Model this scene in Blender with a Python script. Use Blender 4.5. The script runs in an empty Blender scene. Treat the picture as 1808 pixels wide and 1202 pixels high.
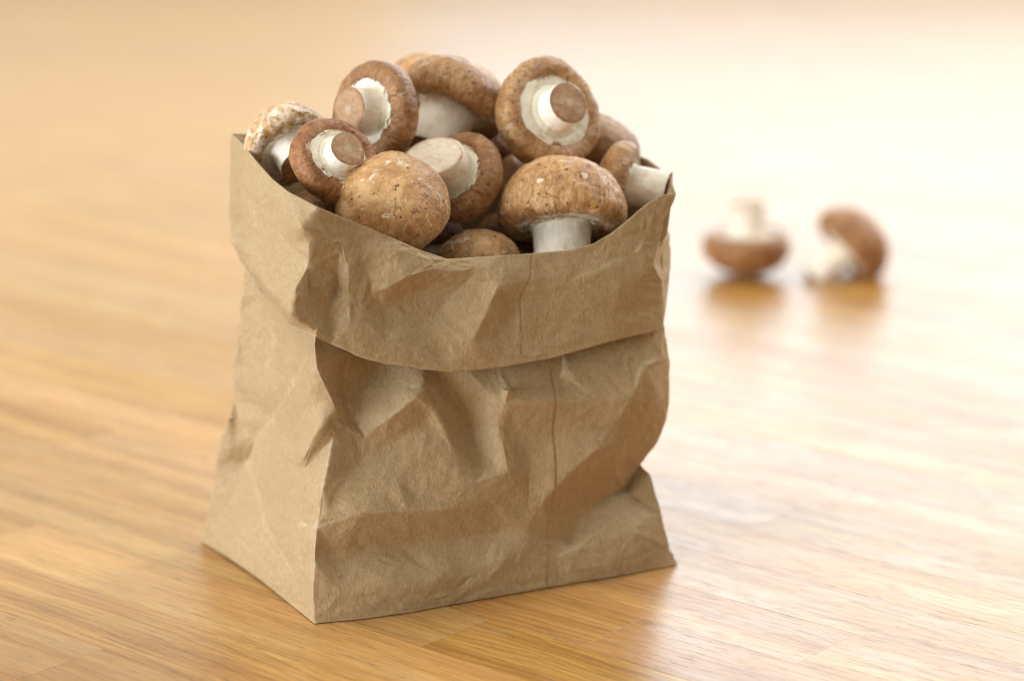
import bpy, bmesh, math, random
from mathutils import Vector, Matrix, noise
from mathutils.bvhtree import BVHTree

S = bpy.context.scene
C = S.collection
R = math.radians

# ------------------------------------------------------------------ camera
cam_d = bpy.data.cameras.new('camera')
cam_d.sensor_width = 36.0
cam_d.lens = 85.0
cam_d.clip_start = 0.01
cam_d.clip_end = 100.0
cam_d.dof.use_dof = True
cam_d.dof.focus_distance = 0.985
cam_d.dof.aperture_fstop = 4.8
cam = bpy.data.objects.new('camera', cam_d)
C.objects.link(cam)
cam.location = (0.0, -1.03, 0.357)
cam.rotation_euler = (R(90 - 14.1), 0, 0)
S.camera = cam

# ------------------------------------------------------------------ room light and windows
W = bpy.data.worlds.new('World')
S.world = W
W.use_nodes = True
W.node_tree.nodes['Background'].inputs['Color'].default_value = (1.0, 0.93, 0.82, 1)
W.node_tree.nodes['Background'].inputs['Strength'].default_value = 0.30

def area(name, loc, target, sx, sy, radiance, col):
    l = bpy.data.lights.new(name, 'AREA')
    l.shape = 'RECTANGLE'
    l.size, l.size_y = sx, sy
    l.energy = radiance * sx * sy * math.pi
    l.color = col
    o = bpy.data.objects.new(name, l)
    C.objects.link(o)
    o.location = loc
    o.rotation_euler = (Vector(target) - Vector(loc)).to_track_quat('-Z', 'Y').to_euler()
    return o
area('back_window_light', (1.50, 3.5, 1.57), (1.5, 0, 1.57), 3.4, 2.40, 2.5, (0.86, 1.0, 1.10))
area('right_window_light', (1.7, 1.25, 1.65), (0, 0, 0.15), 0.9, 1.1, 10.0, (1.0, 0.99, 0.96))
area('back_left_wall_fill', (-1.64, 3.55, 0.74), (-1.64, 0, 0.74), 2.88, 0.95, 1.1, (1.0, 0.87, 0.62))  # added lamp standing in for a warm wall mirrored in the table's left
area('ceiling_light', (-0.95, -0.40, 2.0), (0, 0, 0), 1.5, 1.5, 2.7, (1.0, 0.97, 0.92))
area('left_window_light', (-2.0, -1.25, 0.38), (0, 0, 0.13), 1.7, 0.65, 13.5, (0.88, 0.96, 1.06))
S.view_settings.view_transform = 'Standard'
S.view_settings.look = 'None'
S.view_settings.exposure = 0.48
S.view_settings.gamma = 1.0
S.cycles.pixel_filter_type = 'BLACKMAN_HARRIS'
S.cycles.filter_width = 1.1

# ------------------------------------------------------------------ helpers
def link(name, me, mat=None, parent=None):
    o = bpy.data.objects.new(name, me)
    C.objects.link(o)
    if mat: me.materials.append(mat)
    if parent: o.parent = parent
    return o
def empty(name, loc, label, cat, group=None):
    o = bpy.data.objects.new(name, None)
    o.empty_display_size = 0.02
    C.objects.link(o)
    o.location = loc
    o['label'] = label; o['category'] = cat
    if group: o['group'] = group
    return o
class N:
    """tiny node-tree writer"""
    def __init__(s, name):
        s.m = bpy.data.materials.new(name); s.m.use_nodes = True
        s.t = s.m.node_tree; s.b = s.t.nodes['Principled BSDF']
    def n(s, typ, ins=None, **kw):
        x = s.t.nodes.new(typ)
        for k, v in kw.items(): setattr(x, k, v)
        for k, v in (ins or {}).items():
            if hasattr(v, 'is_output'): s.t.links.new(v, x.inputs[k])
            else: x.inputs[k].default_value = v
        return x
    def set(s, k, v):
        if hasattr(v, 'is_output'): s.t.links.new(v, s.b.inputs[k])
        else: s.b.inputs[k].default_value = v
    def noise(s, vec, scale, detail=4, rough=.55, dist=0.0):
        return s.n('ShaderNodeTexNoise', {'Vector': vec, 'Scale': scale, 'Detail': detail, 'Roughness': rough, 'Distortion': dist}).outputs['Fac']
    def ramp(s, fac, stops):
        x = s.n('ShaderNodeValToRGB', {'Fac': fac})
        e = x.color_ramp.elements
        while len(e) < len(stops): e.new(.5)
        for el, (p, c) in zip(e, stops):
            el.position = p
            el.color = c if len(c) == 4 else (*c, 1)
        return x.outputs['Color']
    def mapr(s, v, a, b, c=0.0, d=1.0, smooth=False):
        return s.n('ShaderNodeMapRange', {'Value': v, 'From Min': a, 'From Max': b, 'To Min': c, 'To Max': d}, interpolation_type='SMOOTHSTEP' if smooth else 'LINEAR').outputs['Result']
    def math(s, op, a, b=0.0):
        return s.n('ShaderNodeMath', {0: a, 1: b}, operation=op).outputs[0]
    def mix(s, f, a, b, mode='MIX'):
        x = s.n('ShaderNodeMix', data_type='RGBA', blend_type=mode)
        for i, v in ((0, f), (6, a), (7, b)):
            if hasattr(v, 'is_output'): s.t.links.new(v, x.inputs[i])
            else: x.inputs[i].default_value = v if i == 0 else (*v[:3], 1)
        return x.outputs[2]
    def scale(s, vec, sx, sy, sz):
        return s.n('ShaderNodeVectorMath', {0: vec, 1: (sx, sy, sz)}, operation='MULTIPLY').outputs[0]
    def add(s, vec, v):
        return s.n('ShaderNodeVectorMath', {0: vec, 1: v}, operation='ADD').outputs[0]
    def bump(s, h, dist, strength=1.0, normal=None):
        i = {'Height': h, 'Distance': dist, 'Strength': strength}
        if normal: i['Normal'] = normal
        return s.n('ShaderNodeBump', i).outputs['Normal']
    def attr(s, name, out='Vector'):
        return s.n('ShaderNodeAttribute', attribute_name=name).outputs[out]

# ------------------------------------------------------------------ materials
def mat_wood():
    k = N('oiled oak')
    oi = k.n('ShaderNodeObjectInfo'); rnd = oi.outputs['Random']
    tc = k.n('ShaderNodeTexCoord').outputs['Object']
    off = k.n('ShaderNodeCombineXYZ', {0: k.math('MULTIPLY', rnd, 37.0), 1: k.math('MULTIPLY', rnd, 91.0), 2: k.math('MULTIPLY', rnd, 53.0)}).outputs[0]
    p = k.add(tc, off)
    # wandering growth rings, stretched along the plank
    warp = k.noise(k.scale(p, 5, 16, 5), 1.0, 3)
    ringc = k.math('ADD', k.math('MULTIPLY', warp, 9.0), k.math('MULTIPLY', k.n('ShaderNodeSeparateXYZ', {0: p}).outputs[1], 230.0))
    ring = k.math('FRACT', ringc)
    ring = k.mapr(ring, 0, 1, 0, 1)
    ringm = k.math('POWER', ring, 3.0)
    band = k.noise(k.scale(p, 3.5, 75, 10), 1.0, 5, .6)
    streak = k.noise(k.scale(p, 26, 620, 60), 1.0, 4, .6)
    pore = k.noise(k.scale(p, 75, 1700, 100), 1.0, 2, .5)
    poref = k.mapr(pore, .60, .70, 0, 1)
    blotch = k.noise(k.scale(p, 9, 22, 9), 1.0, 4)
    col = k.ramp(band, [(.28, (.37, .160, .026)), (.5, (.55, .280, .052)), (.72, (.66, .385, .092))])
    col = k.mix(k.math('MULTIPLY', ringm, k.mapr(k.math('FRACT', k.math('MULTIPLY', rnd, 3.7)), .2, .9, .05, .6)), col, (.19, .08, .02))
    col = k.mix(k.mapr(streak, .42, .72, 0, .38), col, (.20, .088, .022))
    col = k.mix(k.mapr(streak, .25, .42, .25, 0), col, (.62, .37, .12))
    col = k.mix(k.math('MULTIPLY', poref, .55), col, (.10, .042, .014))
    grey = k.mapr(blotch, .56, .72, 0, .18)
    col = k.mix(grey, col, (.40, .26, .12))
    hs = k.n('ShaderNodeHueSaturation', {'Color': col, 'Hue': k.mapr(rnd, 0, 1, .494, .501), 'Saturation': k.mapr(k.math('FRACT', k.math('MULTIPLY', rnd, 7.3)), 0, 1, .92, 1.05), 'Value': k.mapr(k.math('FRACT', k.math('MULTIPLY', rnd, 17.7)), 0, 1, .88, 1.10)}).outputs[0]
    wear = k.noise(k.scale(p, 11, 45, 14), 1.0, 6, .7)
    scuff = k.math('MULTIPLY', k.mapr(wear, .54, .68, 0, 1), k.mapr(k.noise(k.scale(p, 60, 300, 60), 1.0, 3, .7), .4, .6, .2, 1))
    hs = k.mix(k.math('MULTIPLY', scuff, .2), hs, (.60, .50, .37))
    k.set('Base Color', hs)
    k.set('Roughness', k.mapr(wear, .3, .7, .25, .42))
    k.set('Specular IOR Level', .60)
    k.set('Coat Weight', .10)
    k.set('Coat Roughness', .30)
    h = k.math('ADD', k.math('MULTIPLY', streak, .6), k.math('MULTIPLY', poref, -.5))
    nb = k.bump(h, .00025, .55)
    k.set('Normal', k.bump(k.noise(k.scale(p, 30, 60, 10), 1.0, 3), .0012, .35, nb))
    return k.m

def mat_paper():
    k = N('brown kraft paper')
    tc = k.n('ShaderNodeTexCoord').outputs['Object']
    cloud = k.noise(tc, 38, 5, .6)
    fib = k.noise(k.scale(tc, 900, 900, 420), 1.0, 4, .7)
    grain = k.noise(tc, 2600, 2, .6)
    rib = k.noise(k.scale(tc, 2200, 2200, 160), 1.0, 2, .5)
    col = k.ramp(cloud, [(.3, (0.402, 0.277, 0.134)), (.7, (0.475, 0.341, 0.178))])
    col = k.mix(k.mapr(fib, .38, .62, 0, .9), col, (0.338, 0.225, 0.104))
    col = k.mix(k.mapr(grain, .45, .68, 0, .6), col, (0.522, 0.387, 0.225))
    v = k.n('ShaderNodeTexVoronoi', {'Vector': tc, 'Scale': 170.0, 'Randomness': 1.0}, feature='F1')
    spk = k.mapr(v.outputs['Distance'], .03, .09, 1, 0)
    pick = k.math('GREATER_THAN', k.n('ShaderNodeSeparateColor', {0: v.outputs['Color']}).outputs[0], .86)
    col = k.mix(k.math('MULTIPLY', k.math('MULTIPLY', spk, pick), .6), col, (.09, .045, .02))
    wr = k.math('MULTIPLY', k.mapr(k.attr('wear', 'Fac'), .35, 1.0, 0, 1), k.mapr(k.noise(tc, 260, 4, .65), .42, .62, .1, 1))
    col = k.mix(k.math('MULTIPLY', wr, .55), col, (.66, .54, .38))
    k.set('Base Color', col)
    k.set('Roughness', .62)
    k.set('Specular IOR Level', .35)
    k.set('Sheen Weight', .08)
    h = k.math('ADD', k.math('MULTIPLY', fib, .6), k.math('ADD', k.math('MULTIPLY', grain, .35), k.math('MULTIPLY', rib, .4)))
    wob = k.add(tc, k.scale(k.n('ShaderNodeTexNoise', {'Vector': tc, 'Scale': 55.0, 'Detail': 3.0}).outputs['Color'], .016, .016, .016))
    ck1 = k.n('ShaderNodeTexVoronoi', {'Vector': wob, 'Scale': 62.0}, feature='DISTANCE_TO_EDGE').outputs['Distance']
    ck2 = k.n('ShaderNodeTexVoronoi', {'Vector': wob, 'Scale': 140.0}, feature='DISTANCE_TO_EDGE').outputs['Distance']
    ckm = k.mapr(k.noise(tc, 28, 3, .6), .45, .62, 0, 1)
    crk = k.math('MULTIPLY', ckm, k.math('ADD', k.mapr(ck1, 0, .09, 1, 0), k.math('MULTIPLY', k.mapr(ck2, 0, .10, 1, 0), .5)))
    nb = k.bump(h, .00026, .8, k.bump(crk, .0003, .4))
    k.set('Normal', k.bump(k.noise(tc, 130, 5, .65), .0016, .4, nb))
    return k.m

def mat_cap():
    k = N('mushroom cap skin')
    oi = k.n('ShaderNodeObjectInfo')
    rnd = oi.outputs['Random']
    off = k.n('ShaderNodeCombineXYZ', {0: k.math('MULTIPLY', rnd, 11.0), 1: k.math('MULTIPLY', rnd, 5.0), 2: k.math('MULTIPLY', rnd, 3.0)}).outputs[0]
    p = k.add(k.n('ShaderNodeTexCoord').outputs['Object'], off)
    fibv = k.add(k.attr('fib'), off)
    lat = k.attr('lat', 'Fac')
    big = k.noise(p, 90, 4, .6)
    fib = k.mapr(k.math('ADD', k.math('MULTIPLY', k.noise(fibv, 620, 5, .65, .8), k.mapr(lat, .1, .6, .35, 1.0)), k.math('MULTIPLY', k.noise(p, 380, 5, .7, 1.2), k.mapr(lat, .1, .6, .65, .0))), 0, 1)
    fine = k.noise(fibv, 1900, 3, .6)
    patch = k.noise(p, 150, 5, .65, .8)
    col = k.ramp(big, [(.28, (.36, .175, .055)), (.48, (.57, .325, .125)), (.70, (.72, .475, .235))])
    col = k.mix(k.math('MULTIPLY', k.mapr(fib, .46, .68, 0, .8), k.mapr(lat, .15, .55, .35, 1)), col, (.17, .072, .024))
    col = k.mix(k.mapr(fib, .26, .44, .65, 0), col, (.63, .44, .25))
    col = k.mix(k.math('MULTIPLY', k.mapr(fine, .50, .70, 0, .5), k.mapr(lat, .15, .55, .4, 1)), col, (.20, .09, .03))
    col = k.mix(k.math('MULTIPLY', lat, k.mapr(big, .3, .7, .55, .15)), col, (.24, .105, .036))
    # pale worn patches, how many is set per mushroom
    th = k.math('SUBTRACT', .70, k.math('MULTIPLY', oi.outputs['Alpha'], .22))
    pf = k.mapr(k.math('SUBTRACT', patch, th), 0, .07, 0, .8)
    col = k.mix(pf, col, (.72, .60, .43))
    mot = k.noise(p, 330, 6, .75, .6)
    col = k.mix(k.math('MULTIPLY', k.mapr(mot, .54, .66, 0, .42), k.mapr(rnd, 0, 1, .45, 1.0)), col, (.20, .085, .028))
    col = k.mix(k.mapr(mot, .34, .46, .4, 0), col, (.72, .49, .27))
    wp = k.add(p, k.scale(k.n('ShaderNodeTexNoise', {'Vector': p, 'Scale': 420.0, 'Detail': 3.0}).outputs['Color'], .0045, .0045, .0045))
    cv = k.n('ShaderNodeTexVoronoi', {'Vector': wp, 'Scale': 135.0}, feature='F1')
    chip = k.math('MULTIPLY', k.mapr(cv.outputs['Distance'], .20, .25, 1, 0), k.math('GREATER_THAN', k.n('ShaderNodeSeparateColor', {0: cv.outputs['Color']}).outputs[1], k.mapr(oi.outputs['Alpha'], 0, 1, .93, .62)))
    col = k.mix(k.math('MULTIPLY', chip, .8), col, (.80, .68, .50))
    # dirt specks and short cracks
    v = k.n('ShaderNodeTexVoronoi', {'Vector': k.add(p, k.scale(k.n('ShaderNodeTexNoise', {'Vector': p, 'Scale': 700.0, 'Detail': 3.0}).outputs['Color'], .0026, .0026, .0026)), 'Scale': 330.0}, feature='F1')
    sp = k.math('MULTIPLY', k.mapr(v.outputs['Distance'], .14, .30, 1, 0), k.math('GREATER_THAN', k.n('ShaderNodeSeparateColor', {0: v.outputs['Color']}).outputs[0], .70))
    col = k.mix(k.math('MULTIPLY', sp, .85), col, (.05, .022, .01))
    ck = k.n('ShaderNodeTexVoronoi', {'Vector': k.add(p, k.scale(k.n('ShaderNodeTexNoise', {'Vector': p, 'Scale': 160.0, 'Detail': 3.0}).outputs['Color'], .012, .012, .012)), 'Scale': 150.0}, feature='DISTANCE_TO_EDGE').outputs['Distance']
    ckf = k.math('MULTIPLY', k.mapr(ck, .0, .035, 1, 0), k.mapr(k.noise(p, 110, 2), .55, .64, 0, 1))
    col = k.mix(k.math('MULTIPLY', ckf, .6), col, (.10, .045, .016))
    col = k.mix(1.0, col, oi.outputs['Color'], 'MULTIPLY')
    # torn pale fringe where the skin meets the veil
    col = k.mix(k.mapr(lat, .93, .985, 0, .85), col, (.72, .62, .46))
    k.set('Base Color', col)
    k.set('Roughness', k.mapr(fib, .3, .7, .34, .55))
    k.set('Specular IOR Level', .45)
    k.set('Subsurface Weight', .06)
    k.set('Sheen Weight', .16)
    k.set('Sheen Roughness', .35)
    k.set('Sheen Tint', (1.0, .93, .85, 1))
    k.set('Subsurface Radius', (.003, .0015, .0008))
    h = k.math('ADD', k.math('ADD', k.math('MULTIPLY', fib, -.8), k.math('ADD', k.math('MULTIPLY', mot, -.35), k.math('MULTIPLY', chip, -.35))), k.math('ADD', k.math('MULTIPLY', pf, .35), k.math('MULTIPLY', ckf, -.6)))
    k.set('Normal', k.bump(h, .0009, .85, k.bump(k.noise(p, 210, 4), .0016, .4)))
    return k.m

def mat_flesh(name, base, dark, amount):
    k = N(name)
    oi = k.n('ShaderNodeObjectInfo')
    p = k.add(k.n('ShaderNodeTexCoord').outputs['Object'], k.scale(oi.outputs['Location'], 9, 9, 9))
    fibv = k.attr('fib')
    a = k.noise(p, 120, 4, .6)
    st = k.noise(fibv, 500, 4, .6)
    col = k.mix(k.mapr(a, .5, .72, 0, amount), base, dark)
    col = k.mix(k.mapr(st, .5, .75, 0, amount * .8), col, dark)
    v = k.n('ShaderNodeTexVoronoi', {'Vector': p, 'Scale': 420.0}, feature='F1')
    sp = k.math('MULTIPLY', k.mapr(v.outputs['Distance'], .10, .2, 1, 0), k.math('GREATER_THAN', k.n('ShaderNodeSeparateColor', {0: v.outputs['Color']}).outputs[0], .93))
    col = k.mix(k.math('MULTIPLY', sp, .6), col, (.30, .16, .07))
    col = k.mix(1.0, col, oi.outputs['Color'], 'MULTIPLY')
    k.set('Base Color', col)
    k.set('Roughness', .55)
    k.set('Subsurface Weight', .15)
    k.set('Subsurface Radius', (.004, .0028, .0016))
    k.set('Normal', k.bump(k.math('ADD', st, a), .0006, .5))
    return k.m

def mat_cut():
    k = N('browned stem cut')
    oi = k.n('ShaderNodeObjectInfo')
    p = k.n('ShaderNodeTexCoord').outputs['Object']
    r = k.attr('lat', 'Fac')
    a = k.noise(k.add(p, oi.outputs['Location']), 420, 5, .65)
    fib = k.noise(k.attr('fib'), 900, 3, .6)
    col = k.ramp(a, [(.3, (.34, .185, .08)), (.7, (.55, .35, .19))])
    col = k.mix(k.mapr(fib, .4, .7, 0, .35), col, (.27, .14, .06))
    col = k.mix(k.mapr(r, .80, .97, 0, .7), col, (.30, .125, .04))
    core = k.math('ADD', r, k.math('MULTIPLY', k.math('SUBTRACT', a, .5), .7))
    col = k.mix(k.mapr(core, .10, .28, .55, 0), col, (.62, .52, .34))
    col = k.mix(1.0, col, oi.outputs['Color'], 'MULTIPLY')
    k.set('Base Color', col)
    k.set('Roughness', .6)
    k.set('Normal', k.bump(k.math('ADD', a, fib), .0008, .6))
    return k.m

WOOD = mat_wood(); PAPER = mat_paper(); CAP = mat_cap(); CUT = mat_cut()
STEM = mat_flesh('mushroom stem flesh', (.92, .86, .72), (.60, .41, .23), .5)
VEIL = mat_flesh('mushroom veil', (.82, .77, .62), (.60, .46, .28), .45)
k = N('pale stem cut')
_p = k.n('ShaderNodeTexCoord').outputs['Object']
_r = k.attr('lat', 'Fac'); _a = k.noise(_p, 500, 5, .65)
k.set('Base Color', k.mix(k.mapr(_r, .86, .99, 0, .8), k.ramp(_a, [(.35, (.70, .56, .40)), (.6, (.80, .70, .55))]), (.40, .19, .07)))
k.set('Roughness', .6); k.set('Normal', k.bump(_a, .0008, .5))
PALECUT = k.m
k = N('dark wood under the planks'); k.set('Base Color', (.06, .03, .012, 1)); k.set('Roughness', .8); UNDER = k.m

# ------------------------------------------------------------------ table top of oak planks
TD = Vector((.760, -.649, 0)).normalized()       # along the planks
TN = Vector((.649, .760, 0)).normalized()        # across them
PW = .042
YS = 1.03                                        # plank lines were measured from the camera's foot
def add_plank_mesh(bm, L, w, mtx=None):
    h, b, g = .018, .00006, .00004
    x0, x1, y0, y1 = g, L - g, g, w - g
    lo = [bm.verts.new(v) for v in ((x0, y0, -h), (x1, y0, -h), (x1, y1, -h), (x0, y1, -h))]
    mi = [bm.verts.new(v) for v in ((x0, y0, -b), (x1, y0, -b), (x1, y1, -b), (x0, y1, -b))]
    hi = [bm.verts.new(v) for v in ((x0 + b, y0 + b, 0), (x1 - b, y0 + b, 0), (x1 - b, y1 - b, 0), (x0 + b, y1 - b, 0))]
    vs = lo + mi + hi
    for i in range(4):
        j = (i + 1) % 4
        bm.faces.new((lo[i], lo[j], mi[j], mi[i])); bm.faces.new((mi[i], mi[j], hi[j], hi[i]))
    bm.faces.new(hi); bm.faces.new(lo[::-1])
    if mtx: bmesh.ops.transform(bm, matrix=mtx, verts=vs)
bm = bmesh.new()
bmesh.ops.create_cube(bm, size=1.0)
bmesh.ops.scale(bm, vec=(3.6, 4.6, .02), verts=bm.verts)
bmesh.ops.translate(bm, vec=(0, 1.0, -.0285), verts=bm.verts)
me = bpy.data.meshes.new('table_top'); bm.to_mesh(me); bm.free()
table = link('table_top', me, UNDER)
table['kind'] = 'structure'
table['label'] = 'oiled oak table top of narrow planks running diagonally'
rng = random.Random(11)
far = bmesh.new()
yaw = math.atan2(TD.y, TD.x)
fixed = {0: -.6224, 2: -.4970}                    # the two end joints seen in front of the bag
for row in range(-9, 66):
    w0 = .672 + PW * row
    s = -3.2 + rng.random() * .4
    if row in fixed:
        s = fixed[row] - 6 * .46
    while s < 1.6:
        L = .40 + .22 * rng.random()
        if row in fixed: L = .46
        # keep what lies on the table's footprint
        c = TD * (s + L / 2) + TN * (w0 + PW / 2)
        if -1.5 < c.x < 1.5 and .35 < c.y < 3.9:
            o3 = TD * s + TN * w0
            rot = Matrix.Rotation(yaw, 4, 'Z') @ Matrix.Rotation(R(rng.uniform(-.07, .07)), 4, 'X') @ Matrix.Rotation(R(rng.uniform(-.006, .006)), 4, 'Y')
            mt = Matrix.Translation((o3.x, o3.y - YS, -.0001)) @ rot
            near = c.y < 2.0 and abs(c.x) < .22 * c.y + .34
            if near:
                pb = bmesh.new(); add_plank_mesh(pb, L, PW)
                pm = bpy.data.meshes.new('plank'); pb.to_mesh(pm); pb.free()
                po = link('plank', pm, WOOD, table); po.matrix_world = mt
            else:
                add_plank_mesh(far, L, PW, mt)
        s += L
fm = bpy.data.meshes.new('far_planks'); far.to_mesh(fm); far.free()
fo = link('far_planks', fm, WOOD, table); fo['kind'] = 'stuff'

# ------------------------------------------------------------------ paper bag (tenths of a millimetre)
FRONT_PTS = [(-817,-896,4),(-821,-898,116),(-812,-894,270),(-802,-867,412),(-772,-842,585),(-733,-790,772),(-715,-771,832),(-718,-783,891),(-787,-882,1096),(-793,-874,1176),(-791,-851,1222),(-663,-633,1132),(-504,-557,1072),(-358,-571,1044),(-239,-528,1025),(-81,-453,1020),(183,-356,1055),(427,-239,1091),(627,-131,1114),(659,-107,1076),(688,-71,901),(691,-59,769),(685,-40,635),(641,-50,534),(567,-51,430),(609,-109,398),(660,-140,235),(704,-152,65),(737,-159,4),(613,-233,4),(435,-329,4),(235,-423,4),(24,-530,4),(-249,-668,4),(-422,-763,4),(-621,-844,4),(-614,-844,466),(-431,-771,449),(-246,-683,431),(-86,-594,446),(-731,-817,277),(-621,-765,289),(-437,-677,259),(-249,-602,268),(-58,-525,273),(-670,-677,1098),(-696,-676,938),(-660,-686,832),(-611,-705,752),(-663,-729,783),(-498,-734,845),(-394,-712,924),(-618,-722,655),(-479,-670,722),(-346,-634,800),(-360,-655,986),(-319,-663,857),(-246,-628,680),(-281,-548,947),(-200,-496,778),(-139,-522,641),(-99,-545,902),(-57,-552,757),(-14,-574,555),(-76,-548,587),(-152,-625,531),(-290,-677,518),(-386,-709,508),(-47,-534,909),(-17,-575,910),(2,-524,911),(24,-528,890),(-33,-569,855),(169,-486,832),(376,-388,815),(506,-341,806),(575,-280,931),(647,-177,949),(230,-402,963),(352,-344,972),(219,-352,1019),(202,-402,925),(475,-272,1009),(544,-253,974),(14,-505,718),(171,-444,688),(427,-350,678),(135,-489,413),(238,-467,512),(365,-407,609),(508,-284,649),(248,-352,168),(330,-272,278),(438,-165,319),(507,-77,327),(526,-137,318),(542,-61,385),(284,-391,155),(185,-437,128),(384,-329,155),(547,-266,185),(486,-226,263),(384,-301,210),(-710,-876,133),(-504,-806,132),(-318,-718,133),(-130,-601,147),(-597,-836,44),(-421,-767,48),(-248,-671,50),(24,-528,75),(-38,-571,157),(-106,-603,92),(235,-428,65),(434,-333,58),(586,-247,61),(86,-484,562),(99,-478,409),(75,-490,273),(534,-189,523),(594,-188,664),(628,-200,808),(-570,-768,552),(-479,-725,587),(-386,-681,647),(-620,-806,219),(-435,-732,193),(-501,-653,932),(-573,-604,1004),(-764,-860,471),(-730,-830,522),(356,-342,442),(443,-301,506)]
FRONT_TRIS = [(1,0,103),(2,1,103),(103,40,2),(3,2,40),(41,36,40),(4,3,129),(129,130,4),(7,46,8),(127,12,128),(52,48,49),(47,49,48),(48,50,47),(50,127,47),(11,45,128),(128,12,11),(103,0,35),(35,107,103),(107,104,103),(40,103,125),(125,41,40),(130,129,36),(36,122,130),(122,52,130),(4,130,52),(5,4,52),(52,49,5),(6,5,49),(49,47,6),(7,6,47),(46,7,47),(47,127,46),(127,128,46),(128,45,46),(8,46,45),(9,8,45),(45,11,9),(10,9,11),(124,67,66),(42,126,105),(123,37,67),(67,124,123),(53,123,124),(124,54,53),(54,56,51),(56,55,51),(60,65,64),(109,33,112),(112,106,109),(106,44,43),(38,43,44),(44,39,38),(39,65,38),(65,60,57),(59,57,60),(58,59,61),(14,58,61),(61,15,14),(108,34,33),(33,109,108),(109,106,105),(106,43,105),(42,105,43),(37,42,43),(43,38,37),(67,37,38),(66,67,38),(38,65,66),(65,57,66),(124,66,57),(54,124,57),(56,54,57),(59,58,56),(55,56,58),(13,55,58),(58,14,13),(107,35,34),(34,108,107),(108,105,104),(125,104,126),(41,125,126),(126,42,41),(36,41,42),(42,37,36),(122,36,37),(37,123,122),(52,122,123),(123,53,52),(48,52,53),(50,48,53),(53,54,50),(54,51,50),(127,50,51),(51,55,127),(12,127,55),(55,13,12),(72,62,84),(68,72,69),(69,70,68),(116,117,87),(87,117,118),(110,118,111),(117,116,63),(84,63,116),(116,85,84),(72,84,73),(69,72,71),(70,69,71),(31,113,98),(78,80,81),(16,81,80),(99,102,97),(91,97,102),(92,91,102),(88,92,131),(131,89,88),(98,113,97),(97,91,98),(80,78,79),(110,32,31),(31,98,110),(118,110,98),(98,91,118),(87,118,91),(91,92,87),(92,88,87),(116,87,88),(85,116,88),(88,89,85),(84,85,73),(73,81,71),(70,71,81),(81,16,70),(95,96,94),(82,75,83),(93,101,95),(95,94,93),(132,93,94),(94,96,132),(90,75,86),(74,86,75),(19,77,20),(28,27,29),(115,29,27),(120,23,22),(121,120,22),(22,21,121),(21,20,121),(76,121,20),(20,77,76),(29,115,30),(114,30,115),(100,114,115),(115,27,100),(27,26,100),(101,100,26),(95,101,26),(26,25,95),(96,95,25),(25,24,96),(132,96,24),(119,132,24),(24,23,119),(23,120,119),(75,90,120),(120,121,75),(121,76,75),(83,75,76),(76,77,83),(77,19,83),(19,18,83),(82,83,18),(17,82,18),(113,31,30),(30,114,113),(97,113,114),(99,97,114),(114,100,99),(102,99,100),(100,101,102),(92,102,101),(101,93,92),(131,92,93),(93,132,131),(89,131,132),(119,90,132),(85,89,86),(73,85,74),(81,73,74),(78,81,74),(79,78,74),(74,75,79),(75,82,79),(82,17,79),(80,79,17),(16,80,17),(112,33,32),(32,110,112),(110,111,112),(106,112,111),(44,106,111),(111,118,44),(39,44,118),(118,117,39),(117,63,39),(65,39,63),(64,65,63),(64,63,62),(60,64,62),(59,60,62),(61,59,62),(62,72,61),(72,68,61),(15,61,68),(68,70,15),(70,16,15),(129,3,36),(3,40,36),(57,59,56),(63,84,62),(71,72,73),(86,74,85),(90,86,89),(89,132,90),(104,125,103),(105,126,104),(104,107,108),(105,108,109),(90,119,120)]
FRONT_FOLDS = [(0,1,1),(1,2,1),(2,3,1),(3,4,1),(4,5,1),(5,6,1),(6,7,1),(7,8,1),(8,9,1),(9,10,1),(10,11,1),(11,12,1),(12,13,1),(13,14,1),(14,15,1),(15,16,1),(16,17,1),(17,18,1),(18,19,1),(19,20,1),(20,21,1),(21,22,1),(22,23,1),(23,24,1),(24,25,1),(25,26,1),(26,27,1),(27,28,1),(28,29,1),(29,30,1),(30,31,1),(31,32,1),(32,33,1),(33,34,1),(34,35,1),(35,0,1),(3,36,0.45),(36,37,0.45),(37,38,0.45),(38,39,0.45),(40,41,0.2),(41,42,0.2),(42,43,0.2),(43,44,0.2),(8,45,0.9),(45,46,0.7),(46,47,0.7),(47,48,0.7),(6,49,0.8),(49,48,0.8),(48,50,0.5),(50,51,0.5),(4,52,0.3),(52,53,0.3),(53,54,0.3),(13,55,0.15),(55,56,0.15),(56,57,0.15),(58,59,0.5),(59,60,0.5),(61,62,0.35),(62,63,0.35),(60,64,0.3),(64,63,0.3),(63,65,0.45),(65,66,0.45),(66,67,0.45),(68,69,0.8),(69,70,0.8),(70,71,0.8),(72,73,0.4),(73,74,0.4),(74,75,0.4),(75,76,0.4),(76,77,0.4),(80,81,0.7),(82,83,0.6),(87,88,0.5),(88,89,0.5),(89,90,0.5),(91,92,0.6),(92,93,0.6),(93,94,0.6),(94,95,0.75),(95,26,0.75),(94,96,0.8),(96,24,0.8),(91,97,0.6),(97,98,0.6),(103,104,0.1),(104,105,0.1),(105,106,0.1),(110,111,0.5),(111,112,0.5),(113,114,0.2),(114,115,0.2),(119,120,0.2),(120,121,0.2),(127,128,0.3),(129,130,0.3),(131,132,0.2)]
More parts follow.
